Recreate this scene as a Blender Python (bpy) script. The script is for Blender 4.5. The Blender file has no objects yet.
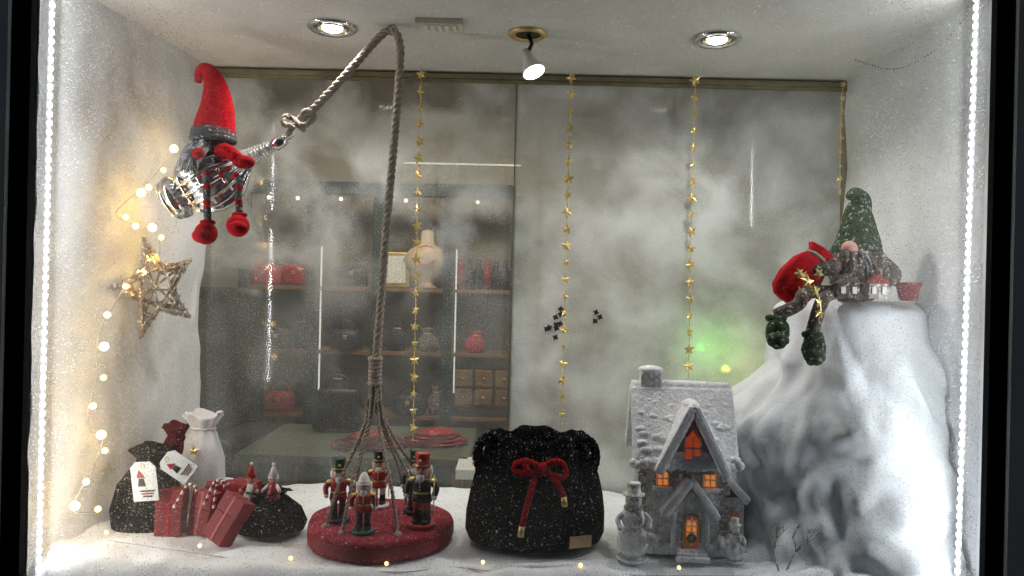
import bpy, bmesh, math, random
from mathutils import Vector, Matrix, noise
random.seed(7)
sc = bpy.context.scene
sc.view_settings.view_transform = 'Standard'
V = Vector
pi = math.pi

# ------------------------------------------------------------------ materials
def _new(name):
    m = bpy.data.materials.new(name); m.use_nodes = True
    nt = m.node_tree; nt.nodes.clear()
    out = nt.nodes.new('ShaderNodeOutputMaterial')
    return m, nt, out
def _noise(nt, co, scale, detail=4, rough=.55):
    n = nt.nodes.new('ShaderNodeTexNoise'); n.inputs['Scale'].default_value = scale
    n.inputs['Detail'].default_value = detail; n.inputs['Roughness'].default_value = rough
    nt.links.new(co, n.inputs['Vector']); return n.outputs['Fac']
def _ramp(nt, fac, a, b, ca=(0,0,0,1), cb=(1,1,1,1)):
    r = nt.nodes.new('ShaderNodeValToRGB'); r.color_ramp.elements[0].position = a
    r.color_ramp.elements[1].position = b; r.color_ramp.elements[0].color = ca; r.color_ramp.elements[1].color = cb
    nt.links.new(fac, r.inputs['Fac']); return r.outputs['Color']
def _math(nt, op, a, b=None, clamp=False):
    n = nt.nodes.new('ShaderNodeMath'); n.operation = op; n.use_clamp = clamp
    for i, x in enumerate((a, b)):
        if x is None: continue
        if isinstance(x, (int, float)): n.inputs[i].default_value = x
        else: nt.links.new(x, n.inputs[i])
    return n.outputs[0]
def M(name, col, rough=.6, metal=0, var=.15, scale=25, bump=0, bscale=120, sheen=0, emit=None, estr=0,
      speck=None, sscale=260, sthr=.62, alpha=1, coat=0):
    m, nt, out = _new(name)
    b = nt.nodes.new('ShaderNodeBsdfPrincipled')
    tc = nt.nodes.new('ShaderNodeTexCoord'); co = tc.outputs['Object']
    f = _noise(nt, co, scale, 3)
    c0 = tuple(max(0, c*(1-var)) for c in col)+(1,); c1 = tuple(min(1, c*(1+var)) for c in col)+(1,)
    c = _ramp(nt, f, .3, .7, c0, c1)
    if speck:
        sf = _noise(nt, co, sscale, 1); sm = _ramp(nt, sf, sthr, sthr+.06)
        mx = nt.nodes.new('ShaderNodeMixRGB'); nt.links.new(sm, mx.inputs['Fac'])
        nt.links.new(c, mx.inputs[1]); mx.inputs[2].default_value = tuple(speck)+(1,)
        c = mx.outputs[0]
    nt.links.new(c, b.inputs['Base Color'])
    b.inputs['Roughness'].default_value = rough; b.inputs['Metallic'].default_value = metal
    if rough >= .8: b.inputs['Specular IOR Level'].default_value = .12
    b.inputs['Sheen Weight'].default_value = sheen
    b.inputs['Coat Weight'].default_value = coat
    b.inputs['Alpha'].default_value = alpha
    if emit: b.inputs['Emission Color'].default_value = tuple(emit)+(1,); b.inputs['Emission Strength'].default_value = estr
    if bump:
        bp = nt.nodes.new('ShaderNodeBump'); bp.inputs['Strength'].default_value = bump; bp.inputs['Distance'].default_value = .01
        nt.links.new(_noise(nt, co, bscale, 3, .65), bp.inputs['Height']); nt.links.new(bp.outputs[0], b.inputs['Normal'])
    nt.links.new(b.outputs[0], out.inputs[0])
    return m
def frosted(name, kind):
    """thin pane: clear glass with sprayed artificial snow"""
    m, nt, out = _new(name)
    tc = nt.nodes.new('ShaderNodeTexCoord'); co = tc.outputs['Object']
    sx = nt.nodes.new('ShaderNodeSeparateXYZ'); nt.links.new(co, sx.inputs[0])
    X, Z = sx.outputs[0], sx.outputs[2]
    fine = _ramp(nt, _noise(nt, co, 210, 2), .57, .66)
    if kind == 'front':
        mid = _noise(nt, co, 5, 4)
        ax = _math(nt, 'ABSOLUTE', X)
        ex = _ramp(nt, ax, .68, 1.10)
        ez = _ramp(nt, _math(nt, 'SUBTRACT', .34, Z), 0, .45)
        e = _math(nt, 'ADD', ex, _math(nt, 'MULTIPLY', ez, .50), True)
        e = _math(nt, 'MULTIPLY', e, _ramp(nt, mid, .25, .62))
        haze = _math(nt, 'MULTIPLY', e, .30)
        sp = _math(nt, 'MULTIPLY', fine, _math(nt, 'ADD', _math(nt, 'MULTIPLY', e, .55), .08))
        a = _math(nt, 'ADD', haze, sp, True)
        gl = .0
    else:
        w = nt.nodes.new('ShaderNodeTexNoise'); w.inputs['Scale'].default_value = 3.2; w.inputs['Detail'].default_value = 1
        nt.links.new(co, w.inputs['Vector'])
        vm = nt.nodes.new('ShaderNodeVectorMath'); vm.operation = 'MULTIPLY_ADD'
        nt.links.new(w.outputs['Color'], vm.inputs[0]); vm.inputs[1].default_value = (.16, .16, .16); nt.links.new(co, vm.inputs[2])
        n = _noise(nt, vm.outputs[0], 5.4, 3, .45)
        if kind == 'right':
            fog = _math(nt, 'ADD', _math(nt, 'MULTIPLY', _ramp(nt, n, .36, .66), .56), .32)
        else:
            zz = _ramp(nt, Z, .55, 1.20)
            fog = _math(nt, 'MULTIPLY', _ramp(nt, n, .36, .64), _math(nt, 'ADD', _math(nt, 'MULTIPLY', zz, .50), .14))
            fog = _math(nt, 'ADD', fog, .09)
        sp = _math(nt, 'MULTIPLY', fine, .24)
        a = _math(nt, 'ADD', fog, sp, True)
        gl = .022
    tr = nt.nodes.new('ShaderNodeBsdfTransparent'); tr.inputs[0].default_value = (.95, .97, .94, 1) if kind != 'front' else (1, 1, 1, 1)
    base = tr.outputs[0]
    if gl:
        g = nt.nodes.new('ShaderNodeBsdfGlossy'); g.inputs['Roughness'].default_value = .05
        mg = nt.nodes.new('ShaderNodeMixShader'); mg.inputs[0].default_value = gl
        nt.links.new(base, mg.inputs[1]); nt.links.new(g.outputs[0], mg.inputs[2]); base = mg.outputs[0]
    d = nt.nodes.new('ShaderNodeBsdfDiffuse'); d.inputs[0].default_value = (.76, .80, .79, 1)
    t = nt.nodes.new('ShaderNodeBsdfTranslucent'); t.inputs[0].default_value = (.8, .82, .82, 1)
    md = nt.nodes.new('ShaderNodeMixShader'); md.inputs[0].default_value = .25 if kind != 'front' else .55
    nt.links.new(d.outputs[0], md.inputs[1]); nt.links.new(t.outputs[0], md.inputs[2])
    mx = nt.nodes.new('ShaderNodeMixShader'); nt.links.new(a, mx.inputs[0])
    nt.links.new(base, mx.inputs[1]); nt.links.new(md.outputs[0], mx.inputs[2])
    nt.links.new(mx.outputs[0], out.inputs[0])
    return m

snow = M('cotton_snow', (.80,.83,.86), .95, var=.06, scale=9, bump=.25, bscale=45)
snowm = M('draped_batting', (.70,.73,.76), .95, var=.07, scale=7, bump=.25, bscale=40)
snow2 = M('batting', (.74,.75,.765), .95, var=.08, scale=5, bump=.28, bscale=38)
plaster = M('ceiling_plaster', (.62,.605,.57), .8, var=.08, scale=5, bump=.12, bscale=90, speck=(.85,.85,.85), sscale=120, sthr=.66)
wallm = M('white_wall', (.60,.61,.58), .85, var=.08, scale=4, bump=.2, bscale=50)
black = M('black_frame_paint', (.0015,.002,.002), .95, var=.3)
rail = M('brass_rail', (.22,.19,.11), .45, metal=.5, var=.2)
red = M('red_felt', (.38,.005,.010), .9, var=.25, scale=40, bump=.3, bscale=200)
redk = M('red_knit', (.38,.005,.010), .9, var=.35, scale=120, bump=.6, bscale=220)
redp = M('red_card', (.22,.006,.012), .6, var=.18, speck=(.6,.35,.35), sscale=120, sthr=.74)
redgl = M('pink_red_glitter_wood', (.27,.030,.048), .9, var=.3, scale=30, speck=(.75,.42,.46), sscale=170, sthr=.65, bump=.4)
redgls = M('red_paint', (.38,.006,.01), .35, coat=.4)
velvet = M('black_velvet', (.0035,.0035,.0045), .95, var=.5, speck=(.40,.41,.44), sscale=165, sthr=.665, bump=.1)
blackg = M('black_gloss', (.006,.006,.008), .35)
white = M('white_paint', (.75,.75,.73), .5, var=.05)
satin = M('white_satin', (.74,.75,.76), .45, var=.1, scale=30, bump=.2)
ceram = M('frosted_ceramic', (.66,.66,.63), .85, var=.24, scale=45, speck=(.95,.95,.96), sscale=120, sthr=.56, bump=.3)
stone = M('taupe_ceramic', (.36,.33,.29), .8, var=.3, scale=45, speck=(.9,.9,.9), sscale=120, sthr=.60, bump=.3)
csnow = M('glitter_snow', (.84,.85,.87), .85, var=.14, scale=60, speck=(1,1,1), sscale=150, sthr=.58, bump=.5, bscale=110)
ropem = M('jute_rope', (.42,.36,.30), .95, var=.25, scale=150, bump=.6, bscale=300)
gold = M('gold_foil', (.80,.62,.24), .32, metal=.8, var=.15)
goldm = M('gold_matte', (.6,.45,.2), .4, metal=.8)
chrome = M('chrome', (.75,.76,.77), .14, metal=1, var=.15)
silver = M('silver_fluff', (.26,.265,.27), .6, var=.5, scale=60, bump=.8, bscale=120)
greyk = M('grey_knit', (.09,.09,.095), .9, var=.4, scale=120, bump=.8, bscale=200, speck=(.5,.5,.5), sscale=150, sthr=.64)
glassb = M('clear_plastic', (.8,.82,.82), .1, alpha=.35, var=.05)
green = M('green_plush', (.045,.070,.038), .95, var=.5, scale=70, bump=.7, bscale=160, speck=(.36,.40,.34), sscale=110, sthr=.61)
dkgreen = M('dark_green_paint', (.008,.026,.022), .5)
brownf = M('taupe_fur', (.13,.10,.085), .95, var=.4, scale=90, bump=.8, bscale=150, speck=(.6,.57,.55), sscale=120, sthr=.62)
skin = M('rosy_skin', (.60,.33,.26), .5, var=.08)
twig = M('twig', (.30,.26,.225), .85, var=.4, scale=80, bump=.5, speck=(.75,.73,.70), sscale=90, sthr=.58)
dark = M('dark_leather', (.014,.014,.016), .5)
wood = M('wood', (.20,.11,.045), .5, var=.3, scale=12)
blue = M('navy_paint', (.015,.02,.05), .4)
gpaint = M('green_paint', (.015,.07,.05), .4)
amber = M('lit_amber_window', (.6,.2,.03), .4, emit=(1,.30,.05), estr=.5)
redwin = M('lit_red_window', (.35,.04,.02), .4, emit=(1,.12,.03), estr=.22)
doorm = M('brown_door', (.20,.07,.03), .5, emit=(.8,.25,.05), estr=.08)
led = M('led_white', (1,1,1), .4, emit=(.95,.98,1), estr=9)
ledb = M('led_tape', (.5,.5,.5), .5, emit=(.9,.95,1), estr=.5)
ledf = M('dim_led_and_reflection', (.5,.5,.5), .5, emit=(1,.95,.85), estr=.6)
warm = M('fairy_bulb', (1,.8,.4), .4, emit=(1,.72,.26), estr=8)
warmd = M('fairy_bulb_dim', (1,.8,.4), .4, emit=(1,.70,.28), estr=2.5)
lampm = M('lamp_glow', (1,1,1), .4, emit=(1,.97,.9), estr=12)
lampd = M('lamp_glow_dim', (1,1,1), .4, emit=(1,.85,.6), estr=2.5)
wire = M('clear_wire', (.4,.4,.38), .5)
greenl = M('green_lamp', (.1,.5,.1), .5, emit=(.35,.95,.15), estr=.1)
yell = M('yellow_lamp', (.6,.5,.2), .5, emit=(1,.85,.35), estr=.1)
shopwall = M('shop_wall', (.40,.37,.31), .8, var=.08, scale=2)
shopfloor = M('shop_floor', (.08,.08,.07), .4, var=.3, scale=3)
mossg = M('table_green', (.06,.075,.045), .5)
pave = M('pavement', (.1,.1,.1), .8, var=.3, bump=.4, bscale=30)

# ------------------------------------------------------------------ mesh builder
class B:
    def __init__(s, name): s.name=name; s.v=[]; s.f=[]; s.fm=[]; s.sm=[]; s.mats=[]
    def add(s, vf, mat, X=None, smooth=True):
        vs, fs = vf; o = len(s.v)
        if mat not in s.mats: s.mats.append(mat)
        mi = s.mats.index(mat)
        s.v += [ (X @ V(v)) if X is not None else V(v) for v in vs ]
        for f in fs: s.f.append([i+o for i in f]); s.fm.append(mi); s.sm.append(smooth)
        return s
    def xf(s, X): s.v = [X @ v for v in s.v]; return s
    def done(s, origin=None):
        if origin is None:
            xs=[v.x for v in s.v]; ys=[v.y for v in s.v]; zs=[v.z for v in s.v]
            origin = ((min(xs)+max(xs))/2,(min(ys)+max(ys))/2,min(zs))
        o = V(origin)
        me = bpy.data.meshes.new(s.name); me.from_pydata([v-o for v in s.v], [], s.f)
        for m in s.mats: me.materials.append(m)
        me.polygons.foreach_set('material_index', s.fm); me.polygons.foreach_set('use_smooth', s.sm)
        me.update(); ob = bpy.data.objects.new(s.name, me); ob.location = o
        sc.collection.objects.link(ob)
        bm = bmesh.new(); bm.from_mesh(me); bmesh.ops.recalc_face_normals(bm, faces=bm.faces); bm.to_mesh(me); bm.free()
        return ob
def T(x,y,z): return Matrix.Translation((x,y,z))
def R(a,ax): return Matrix.Rotation(a,4,ax)
def S(x,y,z): return Matrix.Diagonal((x,y,z,1))
def box(c, s, bev=0):
    bm = bmesh.new(); bmesh.ops.create_cube(bm, size=1)
    for v in bm.verts: v.co = V((v.co.x*s[0], v.co.y*s[1], v.co.z*s[2]))
    if bev: bmesh.ops.bevel(bm, geom=bm.edges[:], offset=bev, segments=2, profile=.6, affect='EDGES')
    bm.verts.index_update()
    r = ([v.co+V(c) for v in bm.verts], [[v.index for v in f.verts] for f in bm.faces]); bm.free(); return r
def lathe(prof, n=24, flute=0, fk=12, fn=None, caps=True):
    vs=[]; fs=[]
    for i,(r,z) in enumerate(prof):
        for j in range(n):
            a=2*pi*j/n; rr=r*(1+flute*math.cos(fk*a))
            if fn: rr = r*fn(a,i,z)
            vs.append((rr*math.cos(a), rr*math.sin(a), z))
    for i in range(len(prof)-1):
        for j in range(n):
            k=(j+1)%n; fs.append([i*n+j,i*n+k,(i+1)*n+k,(i+1)*n+j])
    if caps:
        fs.append(list(range(n))[::-1]); fs.append([(len(prof)-1)*n+j for j in range(n)])
    return vs, fs
def ball(c, r, n=16, nz=0, ns=20):
    if isinstance(r,(int,float)): r=(r,r,r)
    m=max(6,n//2+2); vs=[]; fs=[]
    for i in range(m+1):
        t=pi*i/m
        for j in range(n):
            a=2*pi*j/n; p=V((math.sin(t)*math.cos(a), math.sin(t)*math.sin(a), math.cos(t)))
            k=1+(nz*noise.noise(p*ns*.1+V(c)*7) if nz else 0)
            vs.append(V((p.x*r[0]*k,p.y*r[1]*k,p.z*r[2]*k))+V(c))
    for i in range(m):
        for j in range(n):
            k=(j+1)%n; fs.append([i*n+j,i*n+k,(i+1)*n+k,(i+1)*n+j])
    return vs, fs
def smooth_path(pts, per=8, vals=None):
    P=[V(p) for p in pts]; Q=[2*P[0]-P[1]]+P+[2*P[-1]-P[-2]]; out=[]; vo=[]
    for i in range(1,len(Q)-2):
        for k in range(per):
            t=k/per; a,b,c,d=Q[i-1],Q[i],Q[i+1],Q[i+2]
            out.append(.5*((2*b)+(c-a)*t+(2*a-5*b+4*c-d)*t*t+(3*b-a-3*c+d)*t**3))
            if vals: vo.append(vals[i-1]*(1-t)+vals[i]*t)
    out.append(P[-1])
    if vals: vo.append(vals[-1]); return out, vo
    return out
def frames(P):
    n=len(P); Tn=[(P[min(i+1,n-1)]-P[max(i-1,0)]).normalized() for i in range(n)]
    a=V((0,1,0)) if abs(Tn[0].y)<.9 else V((1,0,0)); N=(a-a.dot(Tn[0])*Tn[0]).normalized(); Ns=[N]
    for i in range(1,n):
        N=(N-N.dot(Tn[i])*Tn[i]).normalized(); Ns.append(N)
    return Tn,Ns
def sweep(P, rad, n=8, sq=(1,1)):
    P=[V(p) for p in P]; Tn,Ns=frames(P); vs=[]; fs=[]
    for i,p in enumerate(P):
        r=rad[i] if isinstance(rad,(list,tuple)) else rad; Bn=Tn[i].cross(Ns[i])
        for j in range(n):
            a=2*pi*j/n; vs.append(p+Ns[i]*r*sq[0]*math.cos(a)+Bn*r*sq[1]*math.sin(a))
    for i in range(len(P)-1):
        for j in range(n):
            k=(j+1)%n; fs.append([i*n+j,i*n+k,(i+1)*n+k,(i+1)*n+j])
    fs.append(list(range(n))[::-1]); fs.append([(len(P)-1)*n+j for j in range(n)])
    return vs, fs
def resample(P, step):
    P=[V(p) for p in P]; out=[P[0]]; acc=0
    for i in range(1,len(P)):
        a,b=P[i-1],P[i]; L=(b-a).length; d=step-acc
        while d<=L and L>0:
            out.append(a.lerp(b,d/L)); d+=step
        acc=L-(d-step)
    return out
def add_rope(bd, pts, Rr, mat, pitch=.05, strands=3):
    P=resample(smooth_path(pts,12), pitch/8); Tn,Ns=frames(P)
    for s_ in range(strands):
        Q=[]
        for i,p in enumerate(P):
            a=2*pi*(i/8.0)+2*pi*s_/strands; Bn=Tn[i].cross(Ns[i])
            Q.append(p+(Ns[i]*math.cos(a)+Bn*math.sin(a))*Rr*.56)
        bd.add(sweep(Q,Rr*.52,7),mat)
def star(R_, r_, th, pts=5):
    vs=[(0,-th,0),(0,th,0)]; 
    for i in range(pts*2):
        a=pi/2+pi*i/pts; q=R_ if i%2==0 else r_; vs.append((q*math.cos(a),0,q*math.sin(a)))
    fs=[]
    for i in range(pts*2):
        j=(i+1)%(pts*2); fs.append([0,2+i,2+j]); fs.append([1,2+j,2+i])
    return vs, fs
def prism(poly, y0, y1):
    n=len(poly); vs=[(x,y0,z) for x,z in poly]+[(x,y1,z) for x,z in poly]
    fs=[list(range(n)), [n+i for i in range(n)][::-1]]
    for i in range(n):
        j=(i+1)%n; fs.append([i,j,n+j,n+i])
    return vs, fs
def torus(c, R_, r_, X=None, n=24, m=8):
    vs=[]; fs=[]
    for i in range(n):
        a=2*pi*i/n
        for j in range(m):
            b=2*pi*j/m; vs.append(V(((R_+r_*math.cos(b))*math.cos(a),(R_+r_*math.cos(b))*math.sin(a),r_*math.sin(b))))
    for i in range(n):
        for j in range(m):
            k=(i+1)%n; l=(j+1)%m; fs.append([i*m+j,k*m+j,k*m+l,i*m+l])
    if X is not None: vs=[X@v for v in vs]
    return [v+V(c) for v in vs], fs
def grid(fn, nu, nv):
    vs=[fn(i/nu,j/nv) for i in range(nu+1) for j in range(nv+1)]; fs=[]
    for i in range(nu):
        for j in range(nv):
            a=i*(nv+1)+j; fs.append([a,a+nv+1,a+nv+2,a+1])
    return vs, fs
def simple(name, c, s, mat, bev=0):
    return B(name).add(box(c,s,bev),mat,smooth=False).done(origin=c)

# ------------------------------------------------------------------ shell
CZ=1.42
simple('ceiling', (0,.42,CZ+.02), (2.4,.92,.04), plaster)
simple('floor', (0,.455,-.11), (2.4,.85,.06), wallm)
simple('wall_right', (1.17,.42,.66), (.05,.92,1.56), wallm)
simple('wall_left', (-1.19,.42,.66), (.05,.92,1.56), wallm)
simple('trim_1', (-1.510,-.018,.5), (.78,.02,2.4), black)
simple('trim_2', (1.492,-.018,.5), (.78,.02,2.4), black)
simple('trim_3', (0,-.018,1.60), (2.24,.02,.2), black)
simple('trim_4', (0,-.018,-.41), (2.24,.02,.6), black)
simple('pavement', (0,-2.2,-.73), (8,4.4,.06), pave)
simple('wall_back', (0,3.95,.7), (6,.1,3), shopwall)
simple('wall_shop_left', (-2.9,2.4,.7), (.1,3.1,3), shopwall)
simple('wall_shop_right', (2.9,2.4,.7), (.1,3.1,3), shopwall)
simple('floor_shop', (0,2.4,-.73), (6,3.1,.06), shopfloor)
simple('ceiling_shop', (0,2.4,2.03), (6,3.1,.06), shopwall)
simple('wall_header', (0,.90,1.75), (6,.06,.62), wallm)
simple('wall_plinth', (0,.91,-.38), (6,.06,.64), wallm)
simple('wall_pier_left', (-2.05,.9,.69), (1.75,.06,1.5), wallm)
simple('wall_pier_right', (2.05,.9,.69), (1.75,.06,1.5), wallm)

B('window_1').add(([(-1.12,0,-.11),(1.10,0,-.11),(1.10,0,1.5),(-1.12,0,1.5)],[[0,1,2,3]]),frosted('sprayed_front_glass','front')).done(origin=(0,-.004,0))
B('window_2').add(([(-1.15,0.82,-.03),(.03,0.82,-.03),(.03,0.82,1.40),(-1.15,0.82,1.40)],[[0,1,2,3]]),frosted('sprayed_glass_a','left')).done(origin=(0,.82,0))
B('window_3').add(([(.0,0.805,-.03),(1.14,0.805,-.03),(1.14,0.805,1.40),(.0,0.805,1.40)],[[0,1,2,3]]),frosted('sprayed_glass_b','right')).done(origin=(0,.805,0))
B('trim_7').add(box((.0,.812,.69),(.004,.022,1.40)),rail,smooth=False).done()
B('trim_8').add(box((0,.80,1.404),(2.28,.05,.018),.003),rail,smooth=False).add(box((0,.78,1.388),(2.28,.012,.010)),rail,smooth=False).done()
B('trim_9').add(box((1.125,.80,.69),(.014,.03,1.40)),rail,smooth=False).done()

def lw(u,v):
    y=.012+u*.79; z=-.08+v*1.50
    x=-1.128+.085*u+.020*noise.noise(V((0,y*4,z*3)))+.006*noise.noise(V((3,y*14,z*12)))
    if u>.96: x-=.05*(u-.96)/.04
    y+= .04*noise.noise(V((1,1,z*4)))*(u>.9)
    return V((x,y,z))
B('cotton_batting').add(grid(lw,50,80),snow2).done()
def rw(u,v):
    y=.012+u*.775; z=-.08+v*1.50
    return V((1.122+.012*noise.noise(V((5,y*5,z*4)))+.004*noise.noise(V((3,y*14,z*12))),y,z))
B('cotton_batting').add(grid(rw,50,80),snow2).done()
# snow blanket, curling down against the front glass
def fl(u,v):
    x=-1.13+u*2.26; y=.004+(v**1.25)*.785
    z=.0+.024*noise.noise(V((x*3,y*4,0)))+.014*noise.noise(V((x*9,y*9,3)))+.004*noise.noise(V((x*26,y*26,3)))
    z+=.07*max(0,(-.75-x))*1.2+.05*max(0,x-.55)
    z+=.03*max(0,v-.8)
    d=min(1,max(0,((x+.343)**2+(y-.27)**2)**.5-.17)/.08); z*=d
    if .10<y<.4 and -.1<x<.65: z*=.35
    k=max(0,1-y/.07)
    z=z-.085*k*k
    return V((x,y,z))
B('snow_blanket').add(grid(fl,150,80),snow).done()

# snow mound right : cotton batting draped over a plinth
zs=[0,.05,.12,.20,.28,.345,.40,.46,.54,.61,.655,.675,.683]
rx=[.40,.375,.36,.350,.350,.330,.275,.215,.200,.196,.185,.13,.001]
ry=[.38,.36,.34,.33,.32,.31,.28,.25,.235,.225,.205,.13,.001]
NZ=110; NA=170; vs=[]; fs=[]
for i in range(NZ+1):
    t=i/NZ*(len(zs)-1); k=min(int(t),len(zs)-2); w=t-k
    def cr(A):
        a0,a1,a2,a3=A[max(k-1,0)],A[k],A[k+1],A[min(k+2,len(A)-1)]
        return .5*((2*a1)+(a2-a0)*w+(2*a0-5*a1+4*a2-a3)*w*w+(3*a1-a0-3*a2+a3)*w**3)
    z=cr(zs); a_=max(.001,cr(rx)); b_=max(.001,cr(ry))
    for j in range(NA):
        a=2*pi*j/NA; c,s_=math.cos(a),math.sin(a)
        e=.78; x=a_*math.copysign(abs(c)**e,c); y=b_*math.copysign(abs(s_)**e,s_)
        n1=noise.noise(V((c*1.4,s_*1.4,z*3+1)))
        q=noise.noise(V((c*2.4+z*2.8,s_*2.4-z*1.6,z*4.2+4))); rd=math.sqrt(q*q+.003)
        q=noise.noise(V((c*4.2-z*5,s_*4.2,z*7+9))); rd2=math.sqrt(q*q+.005)
        q=noise.noise(V((c*8+z*9,s_*8-z*4,z*10+2))); rd3=math.sqrt(q*q+.006)
        n3=noise.noise(V((c*9+z*5,s_*9,z*9)))
        fade=1 if z<.50 else max(.18,1-(z-.50)*9)
        k2=1+fade*(.08*n1+.26*(rd-.15)+.12*(rd2-.15)+.05*(rd3-.15)+.014*n3)
        X_=.985+x*k2; Y_=.44+y*k2
        vs.append(V((min(X_,1.116),min(max(Y_,.045),.775),z+ .008*noise.noise(V((x*9,y*9,7))))))
for i in range(NZ):
    for j in range(NA):
        k=(j+1)%NA; fs.append([i*NA+j,i*NA+k,(i+1)*NA+k,(i+1)*NA+j])
B('snow_mound').add((vs,fs),snowm).done(origin=(.985,.44,0))

# ------------------------------------------------------------------ LED strips
for X_,tl in ((-1.108,.002),(1.072,.014)):
    b=B('led_light_strip'); s_=1 if X_<0 else -1
    b.add(box((0,.022,.690),(.005,.012,1.44)),ledb,smooth=False)
    z=-.02
    while z<1.40:
        b.add(box((.005*s_,.018,z),(.006,.010,.010),.001),led,smooth=False); z+=.0215
    b.xf(T(X_,0,0)@R(math.atan2(tl,1.4),'Y')); b.done()
    L=bpy.data.lights.new('strip','AREA'); L.shape='RECTANGLE'; L.size=1.38; L.size_y=.012; L.energy=2.9 if X_<0 else 2.2; L.color=(.95,.98,1)
    o=bpy.data.objects.new('led_strip_light',L); o.location=(X_+tl*.5+.016*s_,.03,.71)
    o.rotation_euler=V((s_*1,.60,0)).to_track_quat('-Z','X').to_euler()
    sc.collection.objects.link(o)

# ------------------------------------------------------------------ ceiling fittings
def spot(loc, tgt, e, size, col=(1,.965,.92), r=.03):
    L=bpy.data.lights.new('spot','SPOT'); L.energy=e; L.spot_size=size; L.spot_blend=.6; L.color=col; L.shadow_soft_size=r
    o=bpy.data.objects.new('spot_light',L); o.location=loc; o.rotation_euler=(V(tgt)-V(loc)).to_track_quat('-Z','Y').to_euler(); sc.collection.objects.link(o)
for (x,y,e) in ((-.526,.365,15),(.571,.39,13.5)):
    b=B('recessed_downlight')
    b.add(lathe([(.068,0),(.070,-.006),(.062,-.012),(.050,-.008),(.046,.006)],32,caps=False),chrome,T(x,y,CZ))
    b.add(lathe([(.046,-.007),(.040,-.010),(.038,-.004)],32,caps=False),rail,T(x,y,CZ))
    b.add(ball((0,0,-.006),(.030,.030,.010)),lampm,T(x,y,CZ))
    b.add(lathe([(.047,-.003),(.001,-.003)],32,caps=False),chrome,T(x,y,CZ)); b.done()
    spot((x,y,CZ-.03),(x,y+.04,0),e,2.45)
b=B('ceiling_spotlight'); x,y=.029,.385
b.add(lathe([(.055,0),(.056,-.006),(.046,-.012),(.036,-.006)],32,caps=False),goldm,T(x,y,CZ)).add(lathe([(.04,-.004),(.001,-.004)],24,caps=False),blackg,T(x,y,CZ))
b.add(sweep([(x,y,CZ),(x+.012,y,CZ-.03),(x+.002,y,CZ-.055)],.006),blackg)
Q=T(x+.008,y-.005,CZ-.085)@R(-.35,'Y')@R(-.35,'X')
b.add(lathe([(.001,.04),(.014,.04),(.016,.01),(.020,0),(.032,-.030),(.034,-.036),(.031,-.036)],28,caps=False),white,Q)
b.add(lathe([(.031,-.035),(.001,-.031)],24,caps=False),lampm,Q); b.done()
spot((x+.03,y-.03,CZ-.15),(x+.25,.25,0),7,1.8)
b=B('ceiling_vent'); b.add(box((-.215,.31,CZ-.008),(.13,.06,.016),.003),M('cream_plastic',(.55,.49,.38),.5),smooth=False)
for i in range(5): b.add(box((-.215+(-2+i)*.02,.31,CZ-.018),(.010,.045,.003)),plaster,smooth=False)
b.done(origin=(-.215,.31,CZ))

# ------------------------------------------------------------------ rope and swing
b=B('rope_swing')
cx,cy=-.343,.27
def wob(a,i,z): return 1+.018*math.sin(3*a+1)+.012*math.sin(7*a)
b.add(lathe([(.001,.006),(.186,.006),(.193,.016),(.193,.050),(.188,.060),(.001,.060)],72,fn=wob,caps=False),redgl,T(cx,cy,0))
b.add(lathe([(.194,.018),(.1955,.030),(.194,.046)],72,fn=wob,caps=False),redp,T(cx,cy,0))
add_rope(b,[(-.606,.35,1.14),(-.56,.35,1.19),(-.51,.35,1.245),(-.45,.35,1.315),(-.40,.35,1.375),(-.365,.345,1.404),(-.34,.34,1.395),(-.328,.335,1.36),(-.326,.33,1.30),(-.335,.32,1.10),(-.348,.30,.85),(-.358,.28,.6),(-.365,.27,.45)],.0115,ropem,.055)
top=V((-.365,.27,.46))
for a in (.5,1.2,2.3,2.9,3.7,4.2,5.2,5.8):
    e=V((cx+.150*math.cos(a),cy+.150*math.sin(a),.055))
    m_=top.lerp(e,.35)*.55+V((top.x,top.y,top.z*.65+e.z*.35))*.45
    add_rope(b,[top+V((.008*math.cos(a),.008*math.sin(a),-.01)),m_,top.lerp(e,.7),e],.0052,ropem,pitch=.025,strands=2)
    b.add(ball(e+V((0,0,.004)),.010),ropem)
for k in range(7): b.add(torus((-.365,.27,.425+.011*k),.012+.002*(k in(0,6)),.0068,R(.2,'X')),ropem)
for k in range(10):
    a=k*.63; p=V((-.365,.27,.425)); b.add(sweep([p,p+V((.014*math.cos(a),.014*math.sin(a),-.03)),p+V((.024*math.cos(a),.024*math.sin(a),-.06-.01*(k%3)))],.0022,5),ropem)
for k in range(4):
    b.add(torus((-.609+.008*k,.35,1.135+.008*k),.016,.0085,R(.8-.5*k,'Y')@R(.6*k,'X')),ropem)
add_rope(b,[(-.606,.35,1.14),(-.625,.34,1.125),(-.64,.34,1.10)],.008,ropem)
add_rope(b,[(-.606,.35,1.14),(-.64,.33,1.155),(-.645,.32,1.13),(-.61,.33,1.125)],.008,ropem)
b.add(torus((-.352,.345,1.407),.014,.0025,R(pi/2,'X')),chrome)
b.done(origin=(cx,cy,0))

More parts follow.
